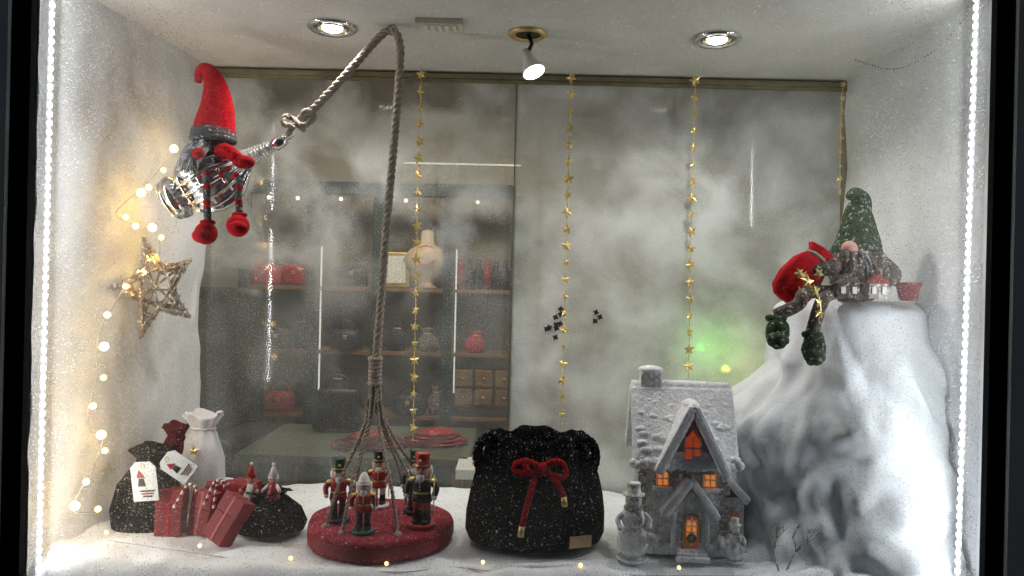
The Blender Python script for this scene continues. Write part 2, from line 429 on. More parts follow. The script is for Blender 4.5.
# silver ornament
b=B('silver_bauble_ornament')
p0=V((-.965,.36,.918)); p1=V((-.645,.35,1.095)); ax=(p1-p0).normalized()
Q=Matrix.Translation(p0)@ax.to_track_quat('Z','Y').to_matrix().to_4x4()
b.add(lathe([(.001,.02),(.03,.02),(.036,.0),(.054,-.004),(.064,.008),(.064,.022),(.052,.030),(.044,.038)],40,caps=False),chrome,Q)
b.add(torus((0,0,0),.052,.008,Q@T(0,0,-.004)),chrome)
b.add(lathe([(.044,.038),(.062,.05),(.080,.085),(.088,.12),(.084,.155),(.068,.19),(.048,.215),(.034,.23)],128,flute=.09,fk=16,caps=False),chrome,Q)
for z in (.065,.12,.175): b.add(torus((0,0,0),.086 if z==.12 else .072,.005,Q@T(0,0,z)),chrome)
for k in range(16):
    a=2*pi*k/16
    for zz,rr_ in ((.09,.081),(.15,.081)): b.add(ball((rr_*math.cos(a),rr_*math.sin(a),zz),.008,8),chrome,Q)
b.add(lathe([(.034,.23),(.028,.25),(.018,.30),(.013,.33)],24,caps=False),glassb,Q)
for k in range(10): b.add(torus((0,0,0),.027-.0013*k,.0022,Q@T(0,0,.24+.009*k)),chrome)
b.add(lathe([(.001,.365),(.014,.365),(.018,.35),(.019,.33),(.013,.325)],20,caps=False),chrome,Q)
b.add(torus((0,0,0),.013,.003,Q@T(0,0,.375)@R(pi/2,'X')),chrome)
b.done(origin=tuple(p0))

# ------------------------------------------------------------------ gnomes
def fur(b, mat, root, tip, spread, n, r):
    root=V(root); tip=V(tip)
    for i in range(n):
        o=V((random.uniform(-1,1),random.uniform(-1,.2),random.uniform(-.5,.5)))*spread
        t=tip+V((random.uniform(-1,1),random.uniform(-1,.3),random.uniform(-.6,.6)))*spread*.9
        mid=(root+o).lerp(t,.5)+V((0,-.012,0))
        P,rr=smooth_path([root+o,mid,t],4,[r,r*.9,r*.2]); b.add(sweep(P,rr,5),mat)
b=B('christmas_gnome')
P,rr=smooth_path([(-.840,.33,1.095),(-.837,.33,1.13),(-.833,.33,1.175),(-.837,.33,1.225),(-.850,.33,1.262),(-.868,.33,1.280),(-.883,.33,1.270),(-.887,.33,1.242)],6,[.060,.054,.045,.034,.025,.018,.014,.009])
b.add(sweep(P,rr,20),redk)
for k in range(3): b.add(torus((-.841,.33,1.084+.011*k),.054-.002*k,.010,None,28),greyk)
b.add(ball((-.845,.33,1.055),(.044,.042,.045),20),greyk)
b.add(ball((-.850,.283,1.060),.012),skin)
b.add(ball((-.830,.33,.995),(.050,.048,.058),20,nz=.2),greyk)
fur(b,silver,(-.855,.290,1.060),(-.875,.27,.99),.024,60,.006)
fur(b,silver,(-.875,.295,1.055),(-.90,.28,1.0),.018,24,.006)
P,rr=smooth_path([(-.815,.30,1.045),(-.78,.27,1.045),(-.745,.26,1.02)],6,[.017,.019,.017]); b.add(sweep(P,rr,12),redk)
b.add(ball((-.728,.258,1.012),(.030,.022,.018),14),redk).add(ball((-.75,.25,1.03),(.012,.012,.010),10),redk)
P,rr=smooth_path([(-.87,.29,1.04),(-.868,.255,1.03),(-.850,.235,1.025)],6,[.015,.016,.014]); b.add(sweep(P,rr,12),greyk)
b.add(ball((-.840,.230,1.028),(.016,.014,.015)),redk)
for kx,(bx,bz) in enumerate(((-.812,.828),(-.728,.850))):
    hip=V((-.84+.045*kx,.275,.98))
    pts=[hip,V((bx-.006,.235,.965)),V((bx-.002,.228,.92)),V((bx,.235,bz+.02))]
    P=smooth_path(pts,8)
    for i in range(len(P)-1): b.add(sweep([P[i],P[i+1]],.0095,10),redk if (i//2)%3==0 else greyk)
    b.add(torus((bx,.235,bz+.018),.014,.006),redk)
    b.add(ball((bx,.225,bz-.012),(.029,.034,.030),16),red)
    b.add(ball((bx+(.01*kx),.200,bz-.020),(.025,.024,.020),14),red)
b.done(origin=(-.85,.33,.98))

b=B('christmas_gnome')
P,rr=smooth_path([(.945,.31,.795),(.950,.31,.83),(.950,.31,.875),(.950,.31,.92),(.955,.305,.95),(.935,.30,.968),(.915,.295,.960)],6,[.072,.062,.048,.036,.026,.020,.010])
b.add(sweep(P,rr,24),green)
b.add(torus((.945,.31,.797),.064,.012,None,28),green)
b.add(ball((.95,.31,.745),(.075,.06,.08),24,nz=.15),brownf)
b.add(ball((.895,.238,.815),.021,18),skin)
fur(b,brownf,(.905,.25,.795),(.90,.235,.715),.034,80,.008)
fur(b,brownf,(.955,.25,.79),(.965,.235,.72),.032,50,.008)
fur(b,silver,(.93,.245,.80),(.935,.23,.74),.025,24,.005)
P,rr=smooth_path([(.88,.27,.785),(.845,.225,.765),(.81,.215,.755)],6,[.022,.022,.018]); b.add(sweep(P,rr,12),brownf)
b.add(ball((.803,.212,.755),(.022,.018,.018)),green)
P,rr=smooth_path([(.99,.28,.79),(1.01,.235,.75),(.985,.21,.73)],6,[.022,.022,.018]); b.add(sweep(P,rr,12),brownf)
for (kx,kz,fx,fz) in ((.79,.665,.772,.570),(.735,.67,.678,.610)):
    pts=[(.90,.27,.70),(kx+.03,.19,kz+.025),(kx,.165,kz-.005),(fx,.165,fz+.025)]
    P=smooth_path(pts,8); b.add(sweep(P,.017,12),brownf)
    b.add(torus((fx,.165,fz+.018),.018,.009),green)
    b.add(ball((fx,.155,fz-.016),(.029,.032,.042),18,nz=.2),green)
    b.add(ball((fx-.008,.130,fz-.036),(.027,.026,.022),16,nz=.2),green)
b.done(origin=(.93,.3,.68))

b=B('red_felt_sack')
Q=T(.770,.235,.740)@R(.62,'Y')
b.add(lathe([(.001,-.080),(.032,-.080),(.050,-.062),(.056,-.02),(.048,.03),(.034,.055),(.024,.064),(.038,.085),(.034,.088),(.018,.07)],40,flute=.06,fk=7,caps=False),red,Q@S(1,.7,1))
b.add(torus((0,0,0),.028,.005,Q@T(0,0,.062)@S(1,.8,1)),ropem)
for p in ((-.012,-.046,-.01),(.018,-.044,.02),(.010,-.046,-.045)): b.add(star(.016,.007,.005),gold,Q@T(*p),smooth=False)
b.done(origin=(.770,.235,.68))
for i,(x,y,w,h,m) in enumerate(((.865,.19,.058,.050,brownf),(.945,.195,.052,.052,stone),(1.045,.22,.050,.045,redp))):
    b=B('miniature_village_house'if i<2 else 'red_flower_pot')
    if i<2:
        b.add(box((x,y,.684+h*.4),(w,.04,h*.8),.003),m,smooth=False)
        b.add(prism([(x-w*.6,.684+h*.75),(x+w*.6,.684+h*.75),(x,.684+h*1.25)],y-.024,y+.024),brownf if i==0 else redp,smooth=False)
        for k in (-1,1): b.add(box((x+k*w*.25,y-.021,.684+h*.4),(w*.2,.004,h*.35)),white,smooth=False)
    else:
        b.add(lathe([(.001,0),(.022,0),(.029,.038),(.033,.038),(.033,.048),(.027,.048),(.026,.035)],24,caps=False),m,T(x,y,.680))
    b.done()

def garland(name, pts, sr=.014, step=.045):
    b=B(name); P=resample(smooth_path(pts,10),.01); b.add(sweep(P,.0013,5),gold)
    for i,p in enumerate(resample(P,step)):
        rs=sr*(.75+.5*random.random()); b.add(star(rs,rs*.45,.004),gold,Matrix.Translation(p)@R(random.uniform(-.7,.7),'Z')@R(random.uniform(-.4,.4),'Y')@R(random.uniform(-.3,.3),'X'),smooth=False)
    for p in resample(P,.016):
        b.add(ball(p+V((random.uniform(-1,1),random.uniform(-1,1),0))*.003,.0025,6),gold)
    return b.done(origin=tuple(pts[0]))
garland('star_garland',[(-.318,.73,1.395),(-.320,.73,.9),(-.318,.73,.17)],.018,.056)
garland('star_garland',[(.182,.73,1.395),(.178,.73,.9),(.174,.73,.23)],.018,.056)
garland('star_garland',[(.594,.73,1.395),(.592,.73,.9),(.594,.73,.40)],.018,.056)
garland('star_garland',[(1.09,.74,1.395),(1.085,.74,1.2),(1.088,.74,1.02)],.013)
garland('star_garland',[(.735,.165,.745),(.765,.140,.70),(.778,.135,.66),(.775,.135,.62)],.018,.03)
b=B('bead_garland'); P=resample(smooth_path([(1.02,.5,1.40),(1.06,.35,1.33),(1.08,.18,1.33),(1.09,.06,1.38)],10),.013)
for p in P: b.add(ball(p,.0028,8),silver)
b.done()

# ------------------------------------------------------------------ wicker star
b=B('wicker_star')
O=V((-1.020,.385,.668)); yaw=.45
U=V((math.sin(yaw),math.cos(yaw),0)); W=V((0,0,1)); Nn=V((1,0,0))
def sp(a,r,off=0): return O+U*(r*math.cos(a))+W*(r*math.sin(a))+Nn*off
pts=[(pi/2+.30+pi*i/5,(.140 if i%2==0 else .064)) for i in range(10)]
def jit(s): return V((random.uniform(-1,1),random.uniform(-1,1),random.uniform(-1,1)))*s
for i in range(10):
    a0,r0=pts[i]; a1,r1=pts[(i+1)%10]
    for k in range(6):
        s0=sp(a0,r0*(1-.045*k)); s1=sp(a1,r1*(1-.045*k)); d=(s1-s0).normalized()*.010
        b.add(sweep([s0+jit(.005)-d,(s0+s1)/2+jit(.006),s1+jit(.005)+d],.0042,6),twig)
for i in range(0,10,2):
    a0,r0=pts[i]
    for q in (3,5,7):
        a1,r1=pts[(i+q)%10]
        b.add(sweep([sp(a0,r0*.85)+jit(.007),sp(a1,r1)+jit(.007)],.0034,6),twig)
    for k in range(5):
        rr_=r0*(.55+.08*k); wd=.030*(1-(.55+.08*k))*1.6+.006
        ta=V(U*(-math.sin(a0))+W*math.cos(a0)); c0=sp(a0,rr_,.004); b.add(sweep([c0-ta*wd+jit(.003),c0+ta*wd+jit(.003)],.0026,6),twig)
b.done(origin=tuple(O))

# fairy lights
b=B('fairy_light_string')
pl=[(.50,1.08),(.44,1.02),(.36,.95),(.28,.90),(.24,.86),(.33,.84),(.42,.83),(.44,.76),(.34,.72),(.24,.62),(.19,.56),(.175,.50),(.18,.44),(.15,.36),(.16,.30),(.21,.28),(.17,.20),(.10,.12),(.2,.08)]
wp=[(-1.085+.085*(y/.8),y,z) for y,z in pl]
P=smooth_path(wp,8); b.add(sweep(P,.0016,5),wire)
bulbs=[]
for i,p in enumerate(resample(P,.082)):
    q=p+V((.010,random.uniform(-.03,.03),random.uniform(-.02,.02))); b.add(ball(q,.008 if i%3 else .0115,12),warm if i%3!=1 else warmd)
    if i%2==0: bulbs.append(q)
b.done()
for q in bulbs:
    L=bpy.data.lights.new('fairy','POINT'); L.energy=.17; L.color=(1,.60,.18); L.shadow_soft_size=.012
    o=bpy.data.objects.new('fairy_glow',L); o.location=q+V((.032,0,0)); sc.collection.objects.link(o)
b=B('fairy_light_string')
fp=[(-1.0,.12,.05),(-.80,.11,.03),(-.6,.10,.010),(-.46,.062,.014),(-.25,.062,.010),(-.14,.10,.010),(.0,.085,.006),(.18,.075,.012),(.35,.075,.010),(.6,.07,.016)]
P=smooth_path(fp,10)
for i,p in enumerate(resample(P,.24)): b.add(ball(p+V((0,0,.006)),.005,10),warmd)
b.add(sweep([p-V((0,0,.014)) for p in P],.0012,5),wire)
b.done()

# ------------------------------------------------------------------ nutcrackers
def nutcracker(x,y,z,h,coat,trou,hatm,rz=0,hat='tall'):
    b=B('nutcracker_figurine')
    b.add(lathe([(.001,0),(.17,0),(.17,.05),(.15,.06),(.001,.06)],24,caps=False),trou)
    for s_ in (-1,1):
        b.add(lathe([(.055,.06),(.055,.12),(.045,.2),(.055,.22)],14),blackg,T(s_*.06,0,0))
        b.add(ball((s_*.06,-.04,.085),(.05,.08,.03),10),blackg)
        b.add(lathe([(.045,.2),(.052,.30),(.056,.38)],14),trou,T(s_*.06,0,0))
        P,rr=smooth_path([(s_*.12,0,.62),(s_*.18,-.01,.54),(s_*.175,-.05,.44)],5,[.045,.042,.035]); b.add(sweep(P,rr,10),coat)
        b.add(ball((s_*.175,-.06,.42),.035,10),white); b.add(ball((s_*.12,0,.63),(.06,.06,.03),12),gold)
    b.add(lathe([(.001,.35),(.13,.35),(.12,.42),(.105,.48),(.125,.58),(.12,.64),(.06,.67),(.001,.67)],24,caps=False),coat,S(1,.8,1))
    b.add(lathe([(.112,.455),(.113,.485)],24,caps=False),gold,S(1,.82,1))
    for k in range(3): b.add(ball((0,-.10,.52+.04*k),.012,8),gold)
    b.add(lathe([(.001,.66),(.07,.66),(.088,.72),(.088,.80),(.07,.83),(.001,.83)],20,caps=False),skin)
    b.add(ball((0,-.09,.755),.016,8),skin)
    for s_ in (-1,1): b.add(ball((s_*.035,-.08,.785),.013,8),blackg)
    b.add(box((0,-.085,.72),(.06,.02,.02)),blackg,smooth=False)
    b.add(ball((0,-.085,.67),(.055,.03,.06),12),white)
    for s_ in (-1,0,1): b.add(ball((s_*.08,.04,.74),(.04,.05,.09),10),white)
    if hat=='tall': b.add(lathe([(.095,.80),(.10,.82),(.085,.84),(.09,.95),(.10,.98),(.085,1.0),(.001,1.0)],20,caps=False),hatm)
    else: b.add(lathe([(.12,.80),(.125,.815),(.085,.83),(.075,.9),(.04,.97),(.001,1.0)],20,caps=False),hatm)
    b.add(lathe([(.101,.83),(.101,.85)],20,caps=False),gold); b.add(ball((0,-.095,.90),.02,8),gold)
    b.add(sweep([(.175,-.08,.2),(.175,-.08,.72)],.008,6),gold)
    b.xf(T(x,y,z)@R(rz,'Z')@S(h*1.1,h*1.1,h)); b.done(origin=(x,y,z))
nutcracker(-.449,.237,.061,.168,redgls,blue,gpaint,.3)
nutcracker(-.364,.147,.061,.155,redgls,gpaint,white,.1,'round')
nutcracker(-.365,.37,.061,.160,redgls,white,blackg,0)
nutcracker(-.223,.204,.061,.195,blackg,redgls,redgls,-.2)
nutcracker(-.255,.325,.061,.175,blue,blackg,gpaint,-.2)

# ------------------------------------------------------------------ black bucket bag
b=B('velvet_drawstring_bag'); bx,by=.075,.275
prof=[(.001,.010),(.15,.010),(.178,.018),(.188,.040),(.187,.09),(.179,.14),(.166,.19),(.151,.225),(.140,.245),(.139,.262),(.135,.285),(.131,.298),(.123,.296),(.118,.27),(.112,.23),(.001,.20)]
def bf(a,i,z):
    k=max(0,min(1,(z-.08)/.16)); return 1+(.022*math.cos(13*a+.7*math.sin(3*a))+.022*math.cos(7*a+1))*k+.010*math.sin(3*a+z*9)
vs,fs=lathe(prof,160,fn=bf,caps=False)
vs=[(v[0],v[1]*.70,v[2]+(.006*math.sin(5*math.atan2(v[1],v[0]))+.004*math.sin(11*math.atan2(v[1],v[0])) if v[2]>.26 else 0)) for v in vs]
b.add((vs,fs),velvet,T(bx,by,0))
add_rope(b,[(bx+.145*math.cos(a),by+.145*.71*math.sin(a),.238) for a in [2*pi*k/24 for k in range(25)]],.006,velvet,.03)
for s_ in (-1,1):
    add_rope(b,[(bx+s_*.09,by-.02,.25),(bx+s_*.118,by-.05,.296),(bx+s_*.146,by-.055,.283),(bx+s_*.158,by-.03,.24),(bx+s_*.150,by-.02,.20)],.013,velvet)
b.add(box((0,0,0),(.060,.003,.030),.001),M('brass_label',(.50,.34,.18),.4,metal=.4),T(.190,.161,.045)@R(.30,'Z'),smooth=False)
b.done(origin=(bx,by,0))
b=B('red_cord_bow'); c=V((.085,.160,.232))
add_rope(b,[c,c+V((-.03,-.02,.018)),c+V((-.062,-.012,.014)),c+V((-.066,-.012,-.006)),c+V((-.03,-.025,-.008)),c],.0085,redk,.03)
add_rope(b,[c,c+V((.03,-.02,.022)),c+V((.055,-.012,.012)),c+V((.06,-.014,-.016)),c+V((.03,-.028,-.012)),c],.0085,redk,.03)
add_rope(b,[c,c+V((-.015,-.022,.012)),c+V((-.045,-.02,.024)),c+V((-.03,-.03,-.002)),c],.007,redk,.03)
add_rope(b,[c,c+V((-.02,-.032,-.03)),c+V((-.034,-.045,-.08)),c+V((-.047,-.056,-.135))],.008,redk,.03)
add_rope(b,[c,c+V((.03,-.03,-.02)),c+V((.048,-.034,-.045)),c+V((.056,-.04,-.065))],.008,redk,.03)
b.add(ball(c+V((0,-.018,0)),(.019,.014,.017),14,nz=.3),redk)
b.add(sweep([c+V((-.047,-.056,-.132)),c+V((-.050,-.058,-.158))],.008,12),goldm)
b.add(sweep([c+V((.056,-.04,-.062)),c+V((.059,-.042,-.085))],.008,12),goldm)
b.done(origin=tuple(c))

# ------------------------------------------------------------------ ceramic house
b=B('christmas_village_house')
b.add(box((0,0,.012),(.27,.22,.024),.008),csnow,smooth=False)
b.add(box((0,0,.135),(.235,.16,.235),.004),ceram,smooth=False)
for s_ in (-1,1):
    for k in range(7): b.add(box((s_*.112,-.078,.045+.031*k),(.022 if k%2 else .03,.012,.024),.003),stone,smooth=False)
for sgn in (-1,1):
    b.add(box((0,0,0),(.285,.028,.215),.010),csnow,T(0,sgn*.062,.338)@R(sgn*.50,'X'),smooth=False)
gab=[(-.08,.25),(.08,.25),(0,.43)]
vs,fs=prism(gab,-.11,.11); b.add(([(v[1],v[0],v[2]) for v in vs],fs),ceram,smooth=False)
b.add(sweep([(-.138,0,.430),(0,0,.433),(.138,0,.430)],.020,10),csnow)
for k in range(40):
    b.add(ball((-.14+.0072*k,-.118+random.uniform(-.004,.004),.246+random.uniform(-.008,.004)),(.014,.011,.013),8),csnow)
for k in range(60):
    t=random.random(); b.add(ball((random.uniform(-.13,.13),-.120+.10*t,.260+.165*t),(.018,.009,.010),8),csnow)
b.add(box((-.085,.0,.455),(.060,.05,.045),.006),ceram,smooth=False).add(ball((-.085,0,.480),(.036,.030,.012),14),csnow)
b.add(prism([(-.05,.22),(.078,.22),(.014,.365)],-.118,-.02),stone,smooth=False)
for (x0,x1) in ((-.078,.014),(.106,.014)):
    pA=V((x0,-.092,.222)); pB=V((x1,-.092,.400)); d=pB-pA
    b.add(box((0,0,0),(d.length,.11,.028),.010),csnow,Matrix.Translation((pA+pB)/2)@R(-math.atan2(d.z,d.x),'Y'),smooth=False)
b.add(ball((.014,-.092,.398),(.02,.055,.016),12),csnow)
b.add(prism([(-.006,.262),(.036,.262),(.036,.305),(.015,.335),(-.006,.305)],-.124,-.114),redwin,smooth=False)
for k in (-.006,.015,.036): b.add(box((k,-.126,.290),(.004,.005,.056)),ceram,smooth=False)
b.add(box((.015,-.126,.290),(.045,.005,.004)),ceram,smooth=False)
for x in (-.058,.070):
    b.add(box((x,-.084,.200),(.046,.012,.046),.002),stone,smooth=False)
    b.add(box((x,-.091,.200),(.034,.004,.036)),amber,smooth=False)
    for k in (-.5,0,.5): b.add(box((x+k*.030,-.094,.200),(.003,.003,.036)),ceram,smooth=False)
    b.add(box((x,-.094,.200),(.034,.003,.003)),ceram,smooth=False); b.add(box((x,-.092,.173),(.054,.022,.010),.003),csnow,smooth=False)
    b.add(box((x,-.090,.226),(.054,.020,.008),.003),csnow,smooth=False)
b.add(torus((.006,-.09,.212),.014,.006,R(pi/2,'X')),csnow)
b.add(box((.014,-.10,.075),(.085,.05,.13),.003),ceram,smooth=False)
b.add(prism([(-.035,.12),(.063,.12),(.014,.178)],-.128,-.07),ceram,smooth=False)
for (x0,x1) in ((-.058,.014),(.086,.014)):
    pA=V((x0,-.105,.105)); pB=V((x1,-.105,.205)); d=pB-pA
    b.add(box((0,0,0),(d.length,.065,.022),.008),csnow,Matrix.Translation((pA+pB)/2)@R(-math.atan2(d.z,d.x),'Y'),smooth=False)
def arch(x0,x1,z0,z1):
    c=(x0+x1)/2; r=(x1-x0)/2
    return [(x0,z0),(x1,z0),(x1,z1)]+[(c+r*math.cos(a),z1+r*1.15*math.sin(a)) for a in [pi*k/8 for k in range(1,8)]]+[(x0,z1)]
b.add(prism(arch(-.012,.042,.026,.09),-.128,-.120),stone,smooth=False)
b.add(prism(arch(-.006,.036,.028,.09),-.131,-.124),doorm,smooth=False)
b.add(prism(arch(.002,.028,.060,.09),-.133,-.127),amber,smooth=False)
b.add(box((.015,-.134,.075),(.003,.004,.075)),ceram,smooth=False)
for k in (.072,.088,.102): b.add(box((.015,-.134,k),(.030,.004,.003)),ceram,smooth=False)
b.add(torus((.015,-.138,.058),.009,.004,R(pi/2,'X')),gpaint)
for x in (-.030,.058): b.add(lathe([(.009,.02),(.007,.03),(.007,.11),(.009,.12)],12),csnow,T(x,-.122,0))
for k in range(3): b.add(box((.015,-.135-.012*k,.022-.006*k),(.07+.01*k,.02,.012),.003),csnow,smooth=False)
b.add(box((.140,-.01,.085),(.058,.12,.13),.003),ceram,smooth=False)
b.add(box((0,0,0),(.095,.15,.022),.008),csnow,T(.146,-.01,.172)@R(.80,'Y'),smooth=False)
b.add(box((.140,-.073,.085),(.024,.004,.045)),doorm,smooth=False).add(box((.140,-.076,.085),(.003,.003,.045)),ceram,smooth=False).add(box((.140,-.076,.085),(.024,.003,.003)),ceram,smooth=False)
for (x,s_) in ((-.095,.022),(-.070,.016),(.10,.018),(.12,.014)): b.add(ball((x,-.095,.03),(s_,s_,s_*1.3),12,nz=.4,ns=40),csnow)
b.xf(T(.468,.30,.004)@R(-.06,'Z')@S(.96,1,.98)); b.done(origin=(.468,.30,.0))

def snowman(x,y,z,h,lantern=True):
    b=B('snowman_figurine')
    b.add(lathe([(.001,0),(.20,0),(.22,.02),(.2,.04)],24,caps=False),csnow)
    b.add(ball((0,0,.24),(.215,.20,.22),24),csnow).add(ball((0,0,.54),(.165,.155,.165),24),csnow).add(ball((0,0,.77),(.115,.11,.115),20),csnow)
    b.add(torus((0,0,.675),.10,.035),stone); b.add(sweep([(.05,-.11,.67),(.07,-.16,.58),(.065,-.17,.48)],.03,8,(.5,1)),stone)
    b.add(lathe([(.001,.84),(.15,.84),(.155,.86),(.10,.87),(.09,.98),(.095,1.0),(.001,1.0)],20,caps=False),ceram)
    b.add(lathe([(.016,0),(.001,.09)],8),stone,T(0,-.10,.77)@R(pi/2,'X'))
    for s_ in (-1,1):
        b.add(ball((s_*.04,-.102,.80),.013,8),blackg)
        P,rr=smooth_path([(s_*.14,-.02,.60),(s_*.22,-.06,.53),(s_*.20,-.14,.46)],5,[.04,.035,.03]); b.add(sweep(P,rr,8),csnow); b.add(ball((s_*.20,-.15,.45),.042,8),ceram)
    for k in range(3): b.add(ball((0,-.155-.025*(k==2)-.01*(k==1),.60-.09*k),.014,8),stone)
    if lantern: b.add(box((.20,-.17,.33),(.08,.08,.12),.01),ceram,smooth=False)
    b.xf(T(x,y,z)@S(h*.95,h*.95,h)); b.done(origin=(x,y,z))
snowman(.322,.155,.006,.195)
snowman(.580,.150,.008,.11)
b=B('bare_twig_tree')
def br(p,d,L,r,n):
    q=p+d*L; b.add(sweep([p,(p+q)/2+V((random.uniform(-1,1),0,random.uniform(-1,1)))*L*.08,q],[r,r*.85,r*.7],6),stone)
    if n:
        for k in range(2+(n>2)):
            nd=(d+V((random.uniform(-1,1),random.uniform(-.3,.1),random.uniform(.0,.4)))).normalized(); br(q,nd,L*.70,r*.7,n-1)
for (x,dx) in ((.670,-.35),(.69,.45)): br(V((x,.085,.012)),V((dx,-.1,1.1)).normalized(),.052,.0026,3)
b.done(origin=(.68,.085,0.012))

# ------------------------------------------------------------------ left cluster
def pouch(name,x,y,w,h,mat,dep=.75,z=.0,tie=None,neck=.78,rz=0):
    b=B(name); r=w/2
    pr=[(.001,0),(r*.8,0),(r,.05*h),(r*1.04,.25*h),(r*.9,.55*h),(r*.55,(neck-.06)*h),(r*.42,neck*h),(r*.62,(neck+.1)*h),(r*.75,.98*h),(r*.7,h),(r*.5,(neck+.06)*h),(.001,neck*h)]
    vs,fs=lathe(pr,72,fn=lambda a,i,z_:1+.10*math.cos(9*a+math.sin(2*a))*max(0,min(1,(z_/h-.3)/.4))+.05*math.sin(2*a+z_*20),caps=False)
    vs=[(v[0]+.05*w*math.sin(v[2]/h*4+x*9),v[1],v[2]+(.03*h*math.sin(3*math.atan2(v[1],v[0])+x*5) if v[2]>.9*h else 0)) for v in vs]
    b.add((vs,fs),mat,S(1,dep,1))
    if tie: b.add(torus((.05*w*math.sin(neck*4+x*9),0,neck*h),r*.46,.004,S(1,dep,1)),tie)
    b.xf(T(x,y,z)@R(rz,'Z')); return b
b=pouch('black_velvet_pouch',-.972,.28,.172,.225,velvet,.75,.012,velvet,.84); b.done(origin=(-.972,.28,0))
b=pouch('red_velvet_pouch',-.988,.46,.11,.245,M('dark_red_velvet',(.09,.003,.008),.9,speck=(.5,.4,.4),sscale=130,sthr=.67),.8,.02,None,.86); b.done()
b=pouch('white_satin_pouch',-.912,.46,.150,.285,satin,.7,.015,satin,.84); b.add(star(.016,.007,.004),gold,T(-.906,.400,.20),smooth=False); b.done()
b=pouch('black_velvet_pouch',-.655,.31,.175,.115,velvet,.8,.004,None,.9); b.done(origin=(-.655,.31,0))
def gift(x,y,z,s,rz,tilt=0,ry=0):
    b=B('red_gift_box'); b.add(box((0,0,s[2]*.30),(s[0],s[1],s[2]*.60),.003),redp,smooth=False)
    b.add(box((0,0,s[2]*.80),(s[0]*1.04,s[1]*1.04,s[2]*.40),.003),redp,smooth=False)
    b.add(box((0,0,s[2]/2+.001),(.008,s[1]*1.06,s[2]*1.01)),redgls,smooth=False)
    b.xf(T(x,y,z)@R(rz,'Z')@R(tilt,'X')@R(ry,'Y')); b.done()
gift(-.893,.235,.015,(.068,.05,.120),.1,-.1)
gift(-.822,.255,.012,(.060,.045,.113),-.2,-.12,.12)
gift(-.748,.175,.022,(.070,.045,.122),-.35,-.35,.38)
gift(-.80,.335,.014,(.075,.06,.115),.3)
gift(-.735,.325,.012,(.08,.06,.125),-.4)
for (x,y,z,t) in ((-.80,.222,.13,.4),(-.775,.225,.12,.1),(-.865,.19,.13,.5)):
    b=B('candy_cane'); P=[V((0,0,.01*k)) for k in range(7)]+[V((.016-.016*math.cos(a),0,.06+.016*math.sin(a))) for a in [pi*k/8 for k in range(1,9)]]
    for i in range(len(P)-1): b.add(sweep([P[i],P[i+1]],.0042,8),redgls if i%2 else white)
    b.xf(T(x,y,z-.03)@R(t,'Y')); b.done()
def tag(x,y,z,w,h,rot,tx):
    b=B('gift_tag'); Q=T(x,y,z)@R(rot,'Y')@R(tx,'X')
    b.add(prism([(-w/2,-h/2),(w/2,-h/2),(w/2,h*.36),(w*.28,h/2),(-w*.28,h/2),(-w/2,h*.36)],-.001,.001),white,Q,smooth=False)
    b.add(prism([(-w*.28,h*.10),(w*.05,h*.10),(-w*.18,h*.30)],-.0022,-.0012),redgls,Q,smooth=False)
    b.add(prism([(-w*.26,-h*.12),(w*.04,-h*.12),(-w*.02,h*.08),(-w*.20,h*.08)],-.0022,-.0012),blackg,Q,smooth=False)
    for k in (0,1,2): b.add(box((w*.08,-.0018,-h*(.24+.07*k)),(w*(.6-.12*k),.001,h*.03)),blackg if k!=1 else redgls,Q,smooth=False)
    b.add(torus((0,0,0),.005,.0012,Q@T(0,-.001,h*.40)@R(pi/2,'X')),gold)
    b.done(origin=(x,y,z))
tag(-.945,.195,.165,.066,.105,-.08,.1)
tag(-.862,.20,.205,.060,.085,-.95,.1)
for (x,m1,m2) in ((-.70,white,redgls),(-.640,redgls,white)):
    b=B('elf_figurine'); z=.098
    b.add(lathe([(.001,0),(.020,0),(.022,.004),(.014,.03),(.011,.042),(.001,.045)],18,caps=False),m1,T(x,.29,z))
    b.add(ball((x,.29,z+.055),.013),skin); b.add(ball((x,.292,z+.060),(.0145,.0145,.012)),m2)
    b.add(lathe([(.013,0),(.006,.02),(.001,.032)],12),m2,T(x,.29,z+.064)).add(ball((x,.29,z+.096),.005,8),white)
    for s_ in (-1,1):
        b.add(sweep([(x+s_*.010,.288,z+.04),(x+s_*.022,.275,z+.028)],.005,8),m2); b.add(ball((x+s_*.023,.273,z+.027),.005,8),skin)
        b.add(ball((x+s_*.005,.278,z+.058),.0018,6),blackg)
        b.add(ball((x+s_*.010,.276,z+.004),(.008,.012,.006),8),blackg)
    b.done()

for (x,z) in ((.155,.61),(.155,.575),(.295,.60),(.14,.54)):
    b=B('butterfly_sticker')
    for k in range(3): b.add(star(.012,.007,.0008,4),dark,T(x+random.uniform(-.02,.02),.798,z+random.uniform(-.02,.02))@R(random.random()*3,'Y'),smooth=False)
    b.done()

